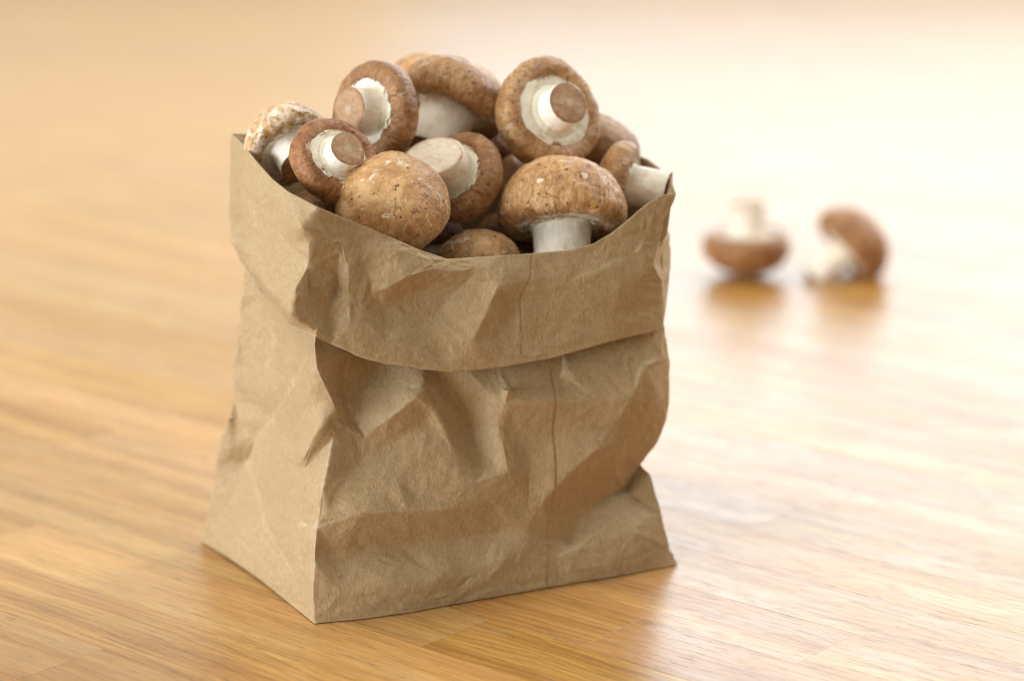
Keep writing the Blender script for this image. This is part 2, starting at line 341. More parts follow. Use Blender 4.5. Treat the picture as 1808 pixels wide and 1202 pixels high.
SIDE_PTS = [(-817,-896,4),(-821,-898,116),(-812,-894,270),(-802,-867,412),(-772,-842,585),(-733,-790,772),(-715,-771,832),(-718,-783,891),(-787,-882,1096),(-793,-874,1176),(-791,-851,1222),(-931,-366,1196),(-1056,-54,1247),(-1160,-3,1317),(-1181,24,1184),(-1202,76,1077),(-1236,64,801),(-1238,94,691),(-1255,24,614),(-1301,38,529),(-1331,55,384),(-1355,69,233),(-1415,151,4),(-1274,-68,4),(-1122,-322,4),(-973,-599,4),(-832,-721,1114),(-900,-556,949),(-1053,-176,671),(-1137,-13,525),(-1177,26,422),(-1113,-176,338),(-1071,-325,241),(-916,-696,138),(-1257,16,488),(-1261,-10,245),(-1359,65,74),(-881,-729,379),(-837,-850,358),(-911,-700,219),(-1025,-198,1035),(-1048,-158,1126),(-975,-297,1085),(-1069,-135,892),(-846,-732,929),(-793,-840,816),(-867,-706,605),(-837,-811,516),(-977,-394,610),(-989,-441,448),(-1160,-5,755),(-1183,64,918),(-1130,-18,1168),(-1085,-88,1210),(-1180,-216,77),(-1246,-58,155),(-1029,-478,142),(-969,-619,77),(-870,-793,90),(-836,-854,38),(-862,-750,668),(-946,-487,575),(-1206,37,613),(-1164,21,696)]
SIDE_TRIS = [(22,36,21),(36,22,23),(20,21,35),(34,19,20),(17,18,62),(54,55,23),(36,23,55),(21,36,35),(62,18,34),(19,34,18),(50,63,28),(41,53,52),(53,12,13),(54,23,24),(24,56,54),(56,32,54),(55,54,32),(32,31,55),(35,55,31),(31,30,35),(20,35,30),(34,20,30),(30,29,34),(62,34,29),(29,28,62),(28,63,62),(17,62,63),(63,50,17),(16,17,50),(50,43,51),(15,16,51),(51,41,15),(41,52,15),(14,15,52),(52,53,14),(53,13,14),(57,25,58),(58,33,57),(61,49,46),(46,60,61),(48,61,60),(0,1,59),(5,6,45),(6,7,45),(38,2,3),(3,4,47),(9,26,8),(26,9,10),(0,59,25),(58,25,59),(59,1,58),(1,2,58),(33,58,2),(39,33,2),(2,38,39),(37,39,38),(38,3,37),(3,47,37),(49,37,47),(46,49,47),(47,4,46),(60,46,45),(48,60,45),(45,7,44),(7,8,44),(27,44,8),(8,26,27),(42,40,26),(26,10,42),(11,42,10),(25,57,24),(56,24,57),(57,33,56),(32,56,33),(37,49,32),(31,32,49),(30,31,49),(30,49,48),(29,30,48),(28,29,48),(48,45,28),(45,44,28),(44,27,28),(50,28,27),(43,50,27),(27,26,43),(26,40,43),(51,43,40),(41,51,40),(40,42,41),(42,11,41),(53,41,11),(12,53,11),(39,37,32),(33,39,32),(36,55,35),(4,5,46),(5,45,46),(61,48,49),(16,50,51)]
SIDE_FOLDS = [(0,1,1),(1,2,1),(2,3,1),(3,4,1),(4,5,1),(5,6,1),(6,7,1),(7,8,1),(8,9,1),(9,10,1),(10,11,1),(11,12,1),(12,13,1),(13,14,1),(14,15,1),(15,16,1),(16,17,1),(17,18,1),(18,19,1),(19,20,1),(20,21,1),(21,22,1),(22,23,1),(23,24,1),(24,25,1),(25,0,1),(26,27,0.75),(27,28,0.75),(28,29,0.75),(29,30,0.75),(30,31,0.75),(31,32,0.75),(32,33,0.75),(30,34,0.7),(34,19,0.7),(30,35,0.4),(35,36,0.4),(3,37,0.8),(38,39,0.4),(40,41,0.6),(41,42,0.6),(40,43,0.6),(54,55,0.3),(56,57,0.4),(58,59,0.5),(60,61,0.4),(62,63,0.3)]
CUFF_PTS = [(-1220,119,1880),(-1152,-77,1868),(-1066,-292,1822),(-985,-521,1796),(-898,-765,1790),(-769,-922,1758),(-627,-817,1673),(-488,-762,1602),(-376,-709,1540),(-264,-645,1488),(-79,-557,1481),(96,-485,1478),(251,-412,1477),(347,-366,1494),(419,-332,1530),(492,-298,1582),(577,-246,1644),(638,-217,1673),(698,-177,1673),(647,-213,1565),(624,-224,1464),(599,-257,1373),(641,-182,1282),(654,-165,1178),(651,-188,1083),(446,-363,1077),(192,-495,1039),(-9,-602,1025),(-235,-709,1027),(-367,-771,1058),(-580,-862,1119),(-726,-909,1199),(-781,-950,1238),(-901,-811,1257),(-1021,-511,1305),(-1146,-173,1354),(-1227,31,1423),(-1237,83,1539),(-1234,101,1648),(-1230,120,1758),(-784,-959,1263),(-874,-1029,1333),(-987,-744,1380),(-1095,-435,1416),(-1086,-348,1623),(-1083,-384,1521),(-1120,-345,1445),(-1167,-94,1524),(-1036,-446,1714),(-946,-700,1762),(-675,-851,1618),(-724,-896,1618),(-811,-930,1515),(-806,-931,1409),(-764,-934,1269),(-806,-931,1437),(-745,-896,1436),(-731,-867,1332),(-729,-888,1232),(-686,-868,1564),(-699,-840,1477),(-705,-832,1401),(-654,-863,1505),(-656,-864,1389),(-649,-883,1273),(-600,-804,1581),(-465,-774,1556),(-331,-710,1490),(-569,-801,1375),(-501,-813,1408),(-413,-782,1450),(-326,-719,1464),(-514,-764,1307),(-435,-726,1346),(-332,-689,1384),(2,-552,1394),(-60,-626,1368),(-98,-655,1274),(-163,-685,1153),(-195,-634,1384),(-287,-667,1296),(-333,-711,1188),(2,-541,1254),(-56,-591,1158),(-240,-667,1439),(-125,-612,1446),(80,-515,1381),(40,-534,1301),(31,-572,1068),(227,-456,1344),(419,-365,1396),(541,-296,1455),(228,-456,1173),(445,-364,1212),(371,-366,1416),(493,-308,1428),(566,-262,1496),(-917,-797,1607),(-890,-893,1442),(-832,-985,1691),(-803,-943,1614),(-513,-819,1191),(-378,-766,1130),(-1005,-633,1490),(-956,-781,1476),(-1158,-116,1762),(-1148,-167,1649),(-818,-959,1377),(-855,-1035,1447),(606,-232,1318),(518,-318,1312),(-578,-805,1469),(-601,-838,1313)]
CUFF_TRIS = [(36,47,37),(39,38,105),(43,46,35),(35,46,36),(46,45,36),(47,36,45),(45,44,47),(37,47,44),(44,106,37),(38,37,106),(105,38,106),(39,105,1),(0,39,1),(2,48,3),(33,41,34),(41,108,42),(108,98,42),(104,42,98),(103,104,97),(3,48,49),(49,4,3),(34,42,35),(43,35,42),(42,104,43),(104,103,43),(46,43,103),(45,46,103),(103,97,45),(44,45,97),(97,49,44),(49,48,44),(106,44,48),(105,106,48),(48,2,105),(1,105,2),(54,32,31),(58,57,54),(32,54,40),(107,40,54),(53,107,54),(57,56,53),(55,53,56),(52,55,56),(100,52,51),(99,100,51),(51,5,99),(60,61,63),(63,62,60),(62,59,60),(30,64,31),(64,112,63),(63,112,111),(62,63,111),(111,65,62),(50,59,62),(65,6,50),(31,64,58),(57,58,64),(64,63,57),(63,61,57),(56,57,61),(61,60,56),(52,56,60),(60,59,52),(51,52,59),(59,50,51),(5,51,50),(50,6,5),(32,40,33),(41,33,40),(40,107,41),(108,41,107),(107,53,108),(98,108,52),(104,98,97),(52,100,97),(100,99,97),(49,97,99),(4,49,99),(99,5,4),(69,72,73),(73,70,69),(70,66,69),(29,102,101),(102,81,101),(72,101,81),(73,72,81),(70,73,74),(74,71,70),(71,67,70),(66,70,67),(7,66,8),(79,85,84),(9,84,85),(83,82,77),(76,77,82),(10,76,75),(78,28,27),(27,83,78),(83,77,78),(80,78,77),(79,80,77),(77,76,79),(85,79,76),(76,10,85),(9,85,10),(102,29,28),(81,102,28),(28,78,81),(78,80,81),(73,81,80),(74,73,80),(80,79,74),(79,84,74),(71,74,84),(84,9,71),(67,71,9),(8,67,9),(26,92,88),(92,89,87),(86,87,89),(89,11,86),(13,12,94),(94,90,95),(13,94,14),(92,26,25),(25,93,92),(89,92,93),(93,90,89),(94,12,89),(11,89,12),(95,110,21),(21,91,95),(96,16,15),(19,18,17),(23,22,110),(22,109,110),(21,110,109),(109,22,21),(91,21,20),(96,91,20),(20,19,96),(16,96,19),(19,17,16),(93,25,24),(24,23,93),(23,110,93),(90,93,110),(110,95,90),(91,96,95),(26,88,27),(83,27,88),(82,83,88),(82,88,87),(76,82,87),(75,76,87),(87,86,75),(86,11,75),(10,75,11),(29,101,30),(64,30,101),(112,64,101),(101,72,112),(68,112,72),(72,69,68),(111,68,69),(69,66,111),(65,111,66),(66,7,65),(6,65,7),(42,34,41),(53,55,52),(108,53,52),(54,57,53),(58,54,31),(62,65,50),(67,8,66),(88,92,87),(90,94,89),(14,94,95),(96,15,14),(14,95,96),(98,52,97),(68,111,112)]
CUFF_FOLDS = [(0,1,1),(1,2,1),(2,3,1),(3,4,1),(4,5,1),(5,6,1),(6,7,1),(7,8,1),(8,9,1),(9,10,1),(10,11,1),(11,12,1),(12,13,1),(13,14,1),(14,15,1),(15,16,1),(16,17,1),(17,18,1),(18,19,1),(19,20,1),(20,21,1),(21,22,1),(22,23,1),(23,24,1),(24,25,1),(25,26,1),(26,27,1),(27,28,1),(28,29,1),(29,30,1),(30,31,1),(31,32,1),(32,33,1),(33,34,1),(34,35,1),(35,36,1),(36,37,1),(37,38,1),(38,39,1),(39,0,1),(40,41,0.35),(41,42,0.35),(42,43,0.35),(44,45,0.5),(45,46,0.5),(44,47,0.6),(47,36,0.6),(3,48,0.5),(48,44,0.5),(4,49,0.5),(49,48,0.5),(50,51,0.7),(51,52,0.7),(52,53,0.7),(53,54,0.7),(54,31,0.7),(55,56,0.7),(56,57,0.7),(57,58,0.7),(59,60,0.6),(60,61,0.6),(50,62,0.6),(62,63,0.6),(63,64,0.6),(65,66,0.4),(66,67,0.4),(68,69,0.55),(69,70,0.55),(70,71,0.55),(72,73,0.2),(73,74,0.2),(75,76,0.6),(76,77,0.6),(77,78,0.6),(79,80,0.2),(80,81,0.2),(82,83,0.2),(84,85,0.3),(11,86,0.5),(86,87,0.5),(87,88,0.5),(89,90,0.2),(90,91,0.2),(94,95,0.4),(95,96,0.4),(99,100,0.2),(103,104,0.2),(105,106,0.3),(107,108,0.2),(109,110,0.3)]
WALL_TOP = [(-1160,-3,1317),(-1056,-54,1247),(-931,-366,1196),(-791,-851,1222),(-663,-633,1132),(-504,-557,1072),(-358,-571,1044),(-239,-528,1025),(-81,-453,1020),(183,-356,1055),(427,-239,1091),(627,-131,1114),(659,-107,1076)]
RIGHT_EDGE = [(659,-107,1076),(688,-71,901),(691,-59,769),(685,-40,635),(641,-50,534),(567,-51,430),(609,-109,398),(660,-140,235),(704,-152,65),(737,-159,4)]
BACK_LEFT_EDGE = [(-1160,-3,1317),(-1181,24,1184),(-1202,76,1077),(-1236,64,801),(-1238,94,691),(-1255,24,614),(-1301,38,529),(-1331,55,384),(-1355,69,233),(-1415,151,4)]
RIM = [(-1220,119,1880),(-1152,-77,1868),(-1066,-292,1822),(-985,-521,1796),(-898,-765,1790),(-769,-922,1758),(-627,-817,1673),(-488,-762,1602),(-376,-709,1540),(-264,-645,1488),(-79,-557,1481),(96,-485,1478),(251,-412,1477),(347,-366,1494),(419,-332,1530),(492,-298,1582),(577,-246,1644),(638,-217,1673),(698,-177,1673)]
CUFF_RIGHT = [(647,-213,1565),(624,-224,1464),(599,-257,1373),(641,-182,1282),(654,-165,1178),(651,-188,1083)]
CUFF_FOLD = [(446,-363,1077),(192,-495,1039),(-9,-602,1025),(-235,-709,1027),(-367,-771,1058),(-580,-862,1119),(-726,-909,1199),(-781,-950,1238),(-901,-811,1257),(-1021,-511,1305),(-1146,-173,1354),(-1227,31,1423)]
CUFF_LEFT = [(-1237,83,1539),(-1234,101,1648),(-1230,120,1758)]
MM = 1e-4
def vec(t): return Vector((t[0] * MM, t[1] * MM, t[2] * MM))
NF = Vector((.4288, -.9034, 0)); LH = Vector((-.45, .893, 0)).normalized(); RH = Vector((.9034, .4288, 0))
class Sheet:
    """creased paper: a cage of folds, refined so that folds stay crisp and the rest bends softly"""
    def __init__(s): s.v = []; s.idx = {}; s.f = []; s.cr = {}
    def p(s, v):
        k = (round(v[0], 5), round(v[1], 5), round(v[2], 5))
        if k not in s.idx: s.idx[k] = len(s.v); s.v.append(Vector(v))
        return s.idx[k]
    def fold(s, a, b, c):
        k = (min(a, b), max(a, b)); s.cr[k] = max(c, s.cr.get(k, 0))
    def patch(s, pts, tris, folds):
        ids = [s.p(vec(t)) for t in pts]
        for t in tris: s.f.append(tuple(ids[i] for i in t))
        for a, b, c in folds: s.fold(ids[a], ids[b], c)
    def zip(s, a, b):
        """triangles between two runs of points"""
        def par(l):
            d = [0.0]
            for p, q in zip(l, l[1:]): d.append(d[-1] + (Vector(q) - Vector(p)).length)
            return [x / d[-1] for x in d]
        pa, pb = par(a), par(b); i = j = 0
        A = [s.p(x) for x in a]; B = [s.p(x) for x in b]
        while i < len(A) - 1 or j < len(B) - 1:
            if j == len(B) - 1 or (i < len(A) - 1 and pa[i + 1] <= pb[j + 1]):
                s.f.append((A[i], A[i + 1], B[j])); i += 1
            else:
                s.f.append((A[i], B[j + 1], B[j])); j += 1
    def mesh(s, name, l1, l2, amp, seed, sharp=.85, flip=None):
        def sub(me, lev):
            o = bpy.data.objects.new('tmp', me); C.objects.link(o)
            m = o.modifiers.new('s', 'SUBSURF'); m.levels = m.render_levels = lev; m.use_limit_surface = False
            dg = bpy.context.evaluated_depsgraph_get()
            r = bpy.data.meshes.new_from_object(o.evaluated_get(dg))
            bpy.data.objects.remove(o); bpy.data.meshes.remove(me)
            return r
        bm = bmesh.new()
        vl = bm.verts.layers.float.new('crease_vert')
        vs = [bm.verts.new(v) for v in s.v]
        for f in s.f:
            if len(set(f)) == len(f):
                try: bm.faces.new([vs[i] for i in f])
                except ValueError: pass
        bmesh.ops.recalc_face_normals(bm, faces=bm.faces)
        lay = bm.edges.layers.float.new('crease_edge')
        for (a, b), c in s.cr.items():
            e = bm.edges.get((vs[a], vs[b]))
            if e: e[lay] = c * sharp
        r0 = random.Random(seed + 50)
        for e in bm.edges:
            if not e.is_boundary: e[lay] = max(e[lay], r0.uniform(.12, .42))
        for i, v in enumerate(vs): v[vl] = max([.38] + [.95 * c for (a, b), c in s.cr.items() if i in (a, b) and c >= .6])
        me = bpy.data.meshes.new(name); bm.to_mesh(me); bm.free()
        me = sub(me, l1)
        if 'crease_vert' in me.attributes: me.attributes.remove(me.attributes['crease_vert'])
        rnd = random.Random(seed)
        bm = bmesh.new(); bm.from_mesh(me)
        lay = bm.edges.layers.float.get('crease_edge') or bm.edges.layers.float.new('crease_edge')
        bm.normal_update()
        wl = bm.verts.layers.float.new('wear')
        for e in bm.edges:
            if e[lay] > .36 and e.calc_face_angle(0) > .06:
                for v in e.verts: v[wl] = max(v[wl], min(1, e[lay] * 1.5) * rnd.uniform(.4, 1))
        for v in bm.verts:
            if not v.is_boundary:
                d = noise.noise(v.co * 95 + Vector((seed, 0, 0))) * .9 + rnd.gauss(0, .45)
                v.co += v.normal * amp * d
        for e in bm.edges:
            if rnd.random() < .17: e[lay] = max(e[lay], rnd.uniform(.3, .8))
        bm.to_mesh(me); bm.free()
        me = sub(me, l2)
        for p in me.polygons: p.use_smooth = True
        return me

# ---- world points shared by the wall, the cuff and the mouth
right = [vec(t) for t in RIGHT_EDGE]; sil = [vec(t) for t in BACK_LEFT_EDGE]
rim = [vec(t) for t in RIM]; cr = [vec(t) for t in CUFF_RIGHT]; cb = [vec(t) for t in CUFF_FOLD]; cl = [vec(t) for t in CUFF_LEFT]
bag = empty('paper_bag', (0, 0, 0), 'crumpled brown paper bag with a folded cuff, open and heaped with mushrooms', 'paper bag')

body = Sheet()
body.patch(FRONT_PTS, FRONT_TRIS, FRONT_FOLDS)
body.patch(SIDE_PTS, SIDE_TRIS, SIDE_FOLDS)
n = len(right)
kcol = [Vector((.012 + .030 * (1 - i / (n - 1)), .088 + .004 * math.sin(i * 2.1), right[i].z * .5 + sil[i].z * .5 if i < n - 1 else .0004)) for i in range(n)]
rmid = [right[i].lerp(kcol[i], .5) + Vector((.002 - .012 * math.sin(math.pi * i / (n - 1)), -.002 * math.sin(i * 1.7), 0)) for i in range(n)]
bmid = [kcol[i].lerp(sil[i], .5) + Vector((-.001, .004 * math.sin(i * 1.3) + .004 * math.sin(math.pi * i / (n - 1)), 0)) for i in range(n)]
for a, b in ((right, rmid), (rmid, kcol), (kcol, bmid), (bmid, sil)): body.zip(a, b)
for i in range(n - 1):
    for col in (right, kcol, sil): body.fold(body.p(col[i]), body.p(col[i + 1]), .8)
# the wall goes on up inside the cuff
neck = [vec(t) for t in WALL_TOP] + [rmid[0], kcol[0], bmid[0]]
up1 = [p + Vector((0, 0, .012)) for p in neck]; up2 = [p + Vector((0, 0, .030)) for p in neck]
for a, b in ((neck, up1), (up1, up2)): body.zip(a + [a[0]], b + [b[0]])
wall = link('bag_wall', body.mesh('bag_wall', 2, 2, .00042, 3), PAPER, bag)

cuff = Sheet()
cuff.patch(CUFF_PTS, CUFF_TRIS, CUFF_FOLDS)
# the band runs on round the right side and the back
rc = [rim[-1]] + cr                                # right front edge, rim to fold
def bulge(z, x, y): return Vector((x, y, z))
c1 = [Vector((.0692, .016, .1685)), Vector((.0672, .012, .155)), Vector((.0700, .010, .142)), Vector((.0708, .008, .131)), Vector((.0692, .008, .119)), Vector((.0675, .008, .108))]
c2 = [Vector((.0620, .056, .1690)), Vector((.0600, .052, .152)), Vector((.0630, .052, .135)), Vector((.0610, .050, .120)), Vector((.0600, .048, .107))]
c3 = [Vector((.0440, .094, .1700)), Vector((.0470, .096, .145)), Vector((.0480, .096, .125)), Vector((.0450, .094, .108))]
c4 = [Vector((-.030, .068, .1760)), Vector((-.030, .074, .150)), Vector((-.032, .074, .130)), Vector((-.030, .070, .112))]
lc = [rim[0]] + cl[::-1] + [cb[-1]]
for a, b in ((rc, c1), (c1, c2), (c2, c3), (c3, c4), (c4, lc)): cuff.zip(a, b)
for col in (rc, lc, c3):
    for a, b in zip(col, col[1:]): cuff.fold(cuff.p(a), cuff.p(b), .7)
rimloop = rim + [c1[0], c2[0], c3[0], c4[0]]
foldloop = [rc[-1]] + cb + [c4[-1], c3[-1], c2[-1], c1[-1]]
for i in range(len(rimloop)): cuff.fold(cuff.p(rimloop[i]), cuff.p(rimloop[(i + 1) % len(rimloop)]), 1)
mid = Vector((-.022, .010, 0))
def inward(p, d, dz):
    q = mid - p; q.z = 0; q.normalize()
    return p + q * d + Vector((0, 0, dz))
t1 = [inward(p, .0035, -.0012) for p in foldloop]; t2 = [inward(p, .0085, .003) for p in foldloop]; t3 = [inward(p, .0105, .016) for p in foldloop]
for a, b in ((foldloop, t1), (t1, t2), (t2, t3)):
    cuff.zip(a + [a[0]], b + [b[0]])
for i in range(len(foldloop)): cuff.fold(cuff.p(foldloop[i]), cuff.p(foldloop[(i + 1) % len(foldloop)]), .25)
cm = cuff.mesh('cuff', 2, 2, .00048, 8)
cuff_o = link('cuff', cm, PAPER, bag)
sm = cuff_o.modifiers.new('thickness', 'SOLIDIFY'); sm.thickness = .00035; sm.offset = -1

lin = Sheet()
l0 = [inward(p, .0012, -.0004) for p in rimloop]; l1 = [inward(p, .0035, -.018) for p in rimloop]; l2 = [inward(p, .010, -.034) for p in rimloop]
for a, b in ((l0, l1), (l1, l2)): lin.zip(a + [a[0]], b + [b[0]])
for i in range(len(l0)): lin.fold(lin.p(l0[i]), lin.p(l0[(i + 1) % len(l0)]), 1)
link('lining', lin.mesh('lining', 1, 2, .0004, 5), PAPER, bag)

# bottom panel, and the glued flap whose edge peeps out under the front
bm = bmesh.new()
vs = [bm.verts.new(v) for v in (Vector((-.0815, -.0878, .0012)), Vector((.0732, -.0147, .0012)), Vector((.0122, .0865, .0012)), Vector((-.141, .0155, .0012)))]
bm.faces.new(vs); me = bpy.data.meshes.new('bag_bottom'); bm.to_mesh(me); bm.free()
link('bag_bottom', me, PAPER, bag)
bm = bmesh.new()
f0 = Vector((-.0115, -.0556, .0003)); f1 = Vector((.0025, -.0486, .0003))
top = [bm.verts.new(v) for v in (f0, f1 + NF * .0016, f1 - NF * .03, f0 - NF * .03)]
low = []
bm.faces.new(top)
ex = bmesh.ops.extrude_face_region(bm, geom=bm.faces[:])
bmesh.ops.translate(bm, vec=(0, 0, .0006), verts=[g for g in ex['geom'] if isinstance(g, bmesh.types.BMVert)])
me = bpy.data.meshes.new('bottom_flap'); bm.to_mesh(me); bm.free()
link('bottom_flap', me, PAPER, bag)

# glued lengthwise seam: a strip lying on the wall and on the cuff
def seam(name, me_src, path, width):
    bmx = bmesh.new(); bmx.from_mesh(me_src); tree = BVHTree.FromBMesh(bmx)
    bm = bmesh.new(); rows = []
    pts = []
    for a, b in zip(path, path[1:]):
        for t in range(16): pts.append(Vector(a).lerp(Vector(b), t / 16))
    pts.append(Vector(path[-1]))
    for p in pts:
        row = []
        for u, off in ((-width, -.0003), (-.006, .0001), (-.003, .00007), (-.0012, .00008), (0, .00007), (.0001, -.0003)):
            o = p + RH * u + NF * .05
            h = tree.ray_cast(o, -NF)
            q = h[0] if h[0] else p + RH * u
            row.append(bm.verts.new(q + NF * off))
        rows.append(row)
    for r0, r1 in zip(rows, rows[1:]):
        for i in range(len(r0) - 1): bm.faces.new((r0[i], r1[i], r1[i + 1], r0[i + 1])).smooth = i < 4
    me = bpy.data.meshes.new(name); bm.to_mesh(me); bm.free(); bmx.free()
    return link(name, me, PAPER, bag)
seam('seam', wall.data, [(.0179, -.0435, .0976), (.0170, -.0439, .0799), (.0176, -.0436, .0598), (.0167, -.0440, .0397), (.0156, -.0446, .0195), (.0144, -.0451, .0017)], .012)
seam('cuff_seam', cuff_o.data, [(.0096, -.0518, .1472), (.0080, -.0526, .1383), (.0040, -.0545, .1304), (.0035, -.0547, .1183), (.0031, -.0549, .1065)], .012)

# ------------------------------------------------------------------ mushrooms
def lathe(prof, segs, disp=None, capend=False):
    """rings of (r, z, lat); returns bmesh with 'fib' and 'lat' stored per vertex"""
    bm = bmesh.new()
    fl = bm.verts.layers.float_vector.new('fib'); ll = bm.verts.layers.float.new('lat')
    rings = []; arc = 0.0; pr = None
    rm = max(p[0] for p in prof)
    for (r, z, lat) in prof:
        if pr: arc += math.hypot(r - pr[0], z - pr[1])
        pr = (r, z)
        ring = []
        for i in range(1 if r < 1e-7 else segs):
            a = 2 * math.pi * i / segs
            co = Vector((r * math.cos(a), r * math.sin(a), z))
            v = bm.verts.new(co)
            q = max(r, rm * .10)
            v[fl] = (rm * math.cos(a) * min(1, r / (rm * .35)), rm * math.sin(a) * min(1, r / (rm * .35)), arc * .40)
            v[ll] = lat
            ring.append(v)
        rings.append(ring)
    for a, b in zip(rings, rings[1:]):
        for i in range(segs):
            j = (i + 1) % segs
            if len(a) == 1: bm.faces.new((a[0], b[i], b[j]))
            elif len(b) == 1: bm.faces.new((a[i], b[0], a[j]))
            else: bm.faces.new((a[i], b[i], b[j], a[j]))
    bm.normal_update()
    if disp:
        nn = [(v, v.normal.copy()) for v in bm.verts]
        for v, no in nn: disp(v, no, v[ll], v[fl])
    for f in bm.faces: f.smooth = True
    bmesh.ops.recalc_face_normals(bm, faces=bm.faces)
    return bm
def finish(name, bm, mat, parent):
    me = bpy.data.meshes.new(name); bm.to_mesh(me); bm.free()
    return link(name, me, mat, parent)

def mushroom(label, group, loc, axis, rad, h, seed, stem_len=.62, stem_r=.36, bend=(0, 0), cut_tilt=(0, 0), tint=(1, 1, 1), pale=.25, cutmat=None, cut_tint=(1, 1, 1), flare=.25, rough=1.0, roll=0.0, squash=1.0, segs=144, open_r=.63, cut_face=None, end_flare=.07):
    root = empty('mushroom', loc, label, 'mushroom', group)
    root.rotation_mode = 'QUATERNION'
    root.rotation_quaternion = Vector(axis).to_track_quat('Z', 'Y') @ Matrix.Rotation(roll, 3, 'Z').to_quaternion()
    sv = Vector((seed * 7.31, seed * 3.17, seed * 1.7))
    def nz(co, f): return noise.noise(co * f + sv)
    rc = .235 * rad
    prof = [(0, h * rad, 0)]
    nd = 52
    for i in range(1, nd + 1):
        a = math.pi / 2 * i / nd
        prof.append((rad * math.sin(a) ** .94, h * rad * math.cos(a) ** .96 if i < nd else 0.0, .62 * i / nd))
    for i in range(1, 17):
        a = R(125) * i / 16
        prof.append((rad - rc + rc * math.cos(a), -rc * math.sin(a), .62 + .24 * i / 16))
    r0, z0 = prof[-1][:2]
    for i in range(1, 9):
        t = i / 8
        prof.append((r0 + (open_r * rad - r0) * t, z0 + (-.205 * rad - z0) * t, .86 + .14 * t))
    def disp(v, no, lat, fibc):
        c = v.co.copy()
        u = c / rad
        d = .055 * noise.noise(u * 1.3 + sv) + .020 * noise.noise(u * 3.4 + sv)
        fv = Vector(fibc) / rad
        w = .35 + .65 * min(1, lat / .45)
        w2 = min(1, max(0, lat - .1) / .5)
        wr = Vector((fv.x * .6, fv.y * .6, fv.z * 4.0))
        d += rough * (w2 * (.007 * noise.noise(fv * 8 + sv) - .008 * abs(noise.noise(fv * 18 + sv * 2))) + .011 * noise.noise(u * 6.5 + sv) - .008 * abs(noise.noise(u * 13 + sv)) - w2 * .009 * abs(noise.noise(wr * 7 + sv)) + .004 * noise.noise(u * 26 + sv))
        if lat > .88:
            a = math.atan2(c.y, c.x)
            t = (lat - .88) / .12
            s = noise.noise(Vector((math.cos(a) * 3.2, math.sin(a) * 3.2, 0)) + sv) * .20 + noise.noise(Vector((math.cos(a) * 9, math.sin(a) * 9, 3)) + sv) * .16 + noise.noise(Vector((math.cos(a) * 24, math.sin(a) * 24, 3)) + sv) * .06
            k = 1 + t * s
            v.co.x *= k; v.co.y *= k
            v.co.z += -rad * .012 * t * (1 + noise.noise(Vector((math.cos(a) * 9, math.sin(a) * 9, 7)) + sv))
        v.co += no * rad * d
        v.co.y *= squash
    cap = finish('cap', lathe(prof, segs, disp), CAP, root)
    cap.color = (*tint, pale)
    # veil: the cream skin between the cap's edge and the stem
    vp = [(.86, -.12, 1), (.78, -.165, .9), (.70, -.188, .8), (.62, -.198, .6), (.56, -.198, .5), (.52, -.190, .4), (.495, -.172, .3), (.48, -.180, .25), (.46, -.205, .2), (.42, -.225, .1), (.30, -.23, 0)]
    def vdisp(v, no, lat, fibc):
        u = v.co / rad
        v.co.z += rad * (.016 * noise.noise(u * 4 + sv) + .010 * noise.noise(Vector(fibc) / rad * 12 + sv))
        v.co.y *= squash
    k = max(stem_r / .36, .8)
    vps = [(r if r > .6 else .6 - (.6 - r) * (.6 - stem_r * .95) / (.6 - .36 * .95), z, l) for r, z, l in vp]
    veil = finish('veil', lathe([(r * rad, z * rad, l) for r, z, l in vps], 84, vdisp), VEIL, root)
    # stem
    if cut_face:
        q = root.rotation_quaternion.inverted() @ Vector(cut_face).normalized()
        cut_tilt = (-q.x / q.z, -q.y / q.z)
    sr = stem_r * rad; L = stem_len * rad
    sp = []
    for i in range(0, 25):
        t = i / 24
        rr = sr * (1 + flare * math.exp(-t * 5.5) + 0.05 * math.sin(t * 2.6) + end_flare * t ** 4)
        if i >= 23: rr *= (1 - .015 * (i - 22))
        sp.append((rr, -.15 * rad - (L + .05 * rad) * t, t))
    def bendpt(co):
        t = max(0, (-co.z / rad - .2)) / max(stem_len, .01)
        co.x += bend[0] * rad * t * t; co.y += bend[1] * rad * t * t
        if t > 0:
            w = min(1, t) ** 3
            co.z += w * (co.x * cut_tilt[0] + co.y * cut_tilt[1])
    def sdisp(v, no, lat, fibc):
        u = v.co / rad
        v.co += no * rad * (.028 * noise.noise(u * 2.2 + sv) + .008 * noise.noise(Vector(fibc) / rad * 10 + sv))
        bendpt(v.co)
    stem = finish('stem', lathe(sp, 72, sdisp), STEM, root)
    re, ze = sp[-1][:2]
    cp = [(re * t, ze - rad * (.020 * (1 - t ** 6)), t) for t in [0, .06, .12, .18, .25, .35, .45, .55, .65, .75, .84, .91, .96, 1.0]]
    def cdisp(v, no, lat, fibc):
        u = Vector((v.co.x, v.co.y, ze)) / rad
        if lat > .05:
            nr = Vector((v.co.x, v.co.y, 0)).normalized()
            v.co += nr * rad * lat * (.028 * noise.noise(Vector((nr.x * stem_r, nr.y * stem_r, ze / rad)) * 2.2 + sv))
        v.co.z += rad * .03 * noise.noise(v.co / rad * 5 + sv)
        bendpt(v.co)
    cut = finish('cut_end', lathe(cp, 72, cdisp), cutmat or CUT, stem)
    cut.color = (*cut_tint, 1)
    return root

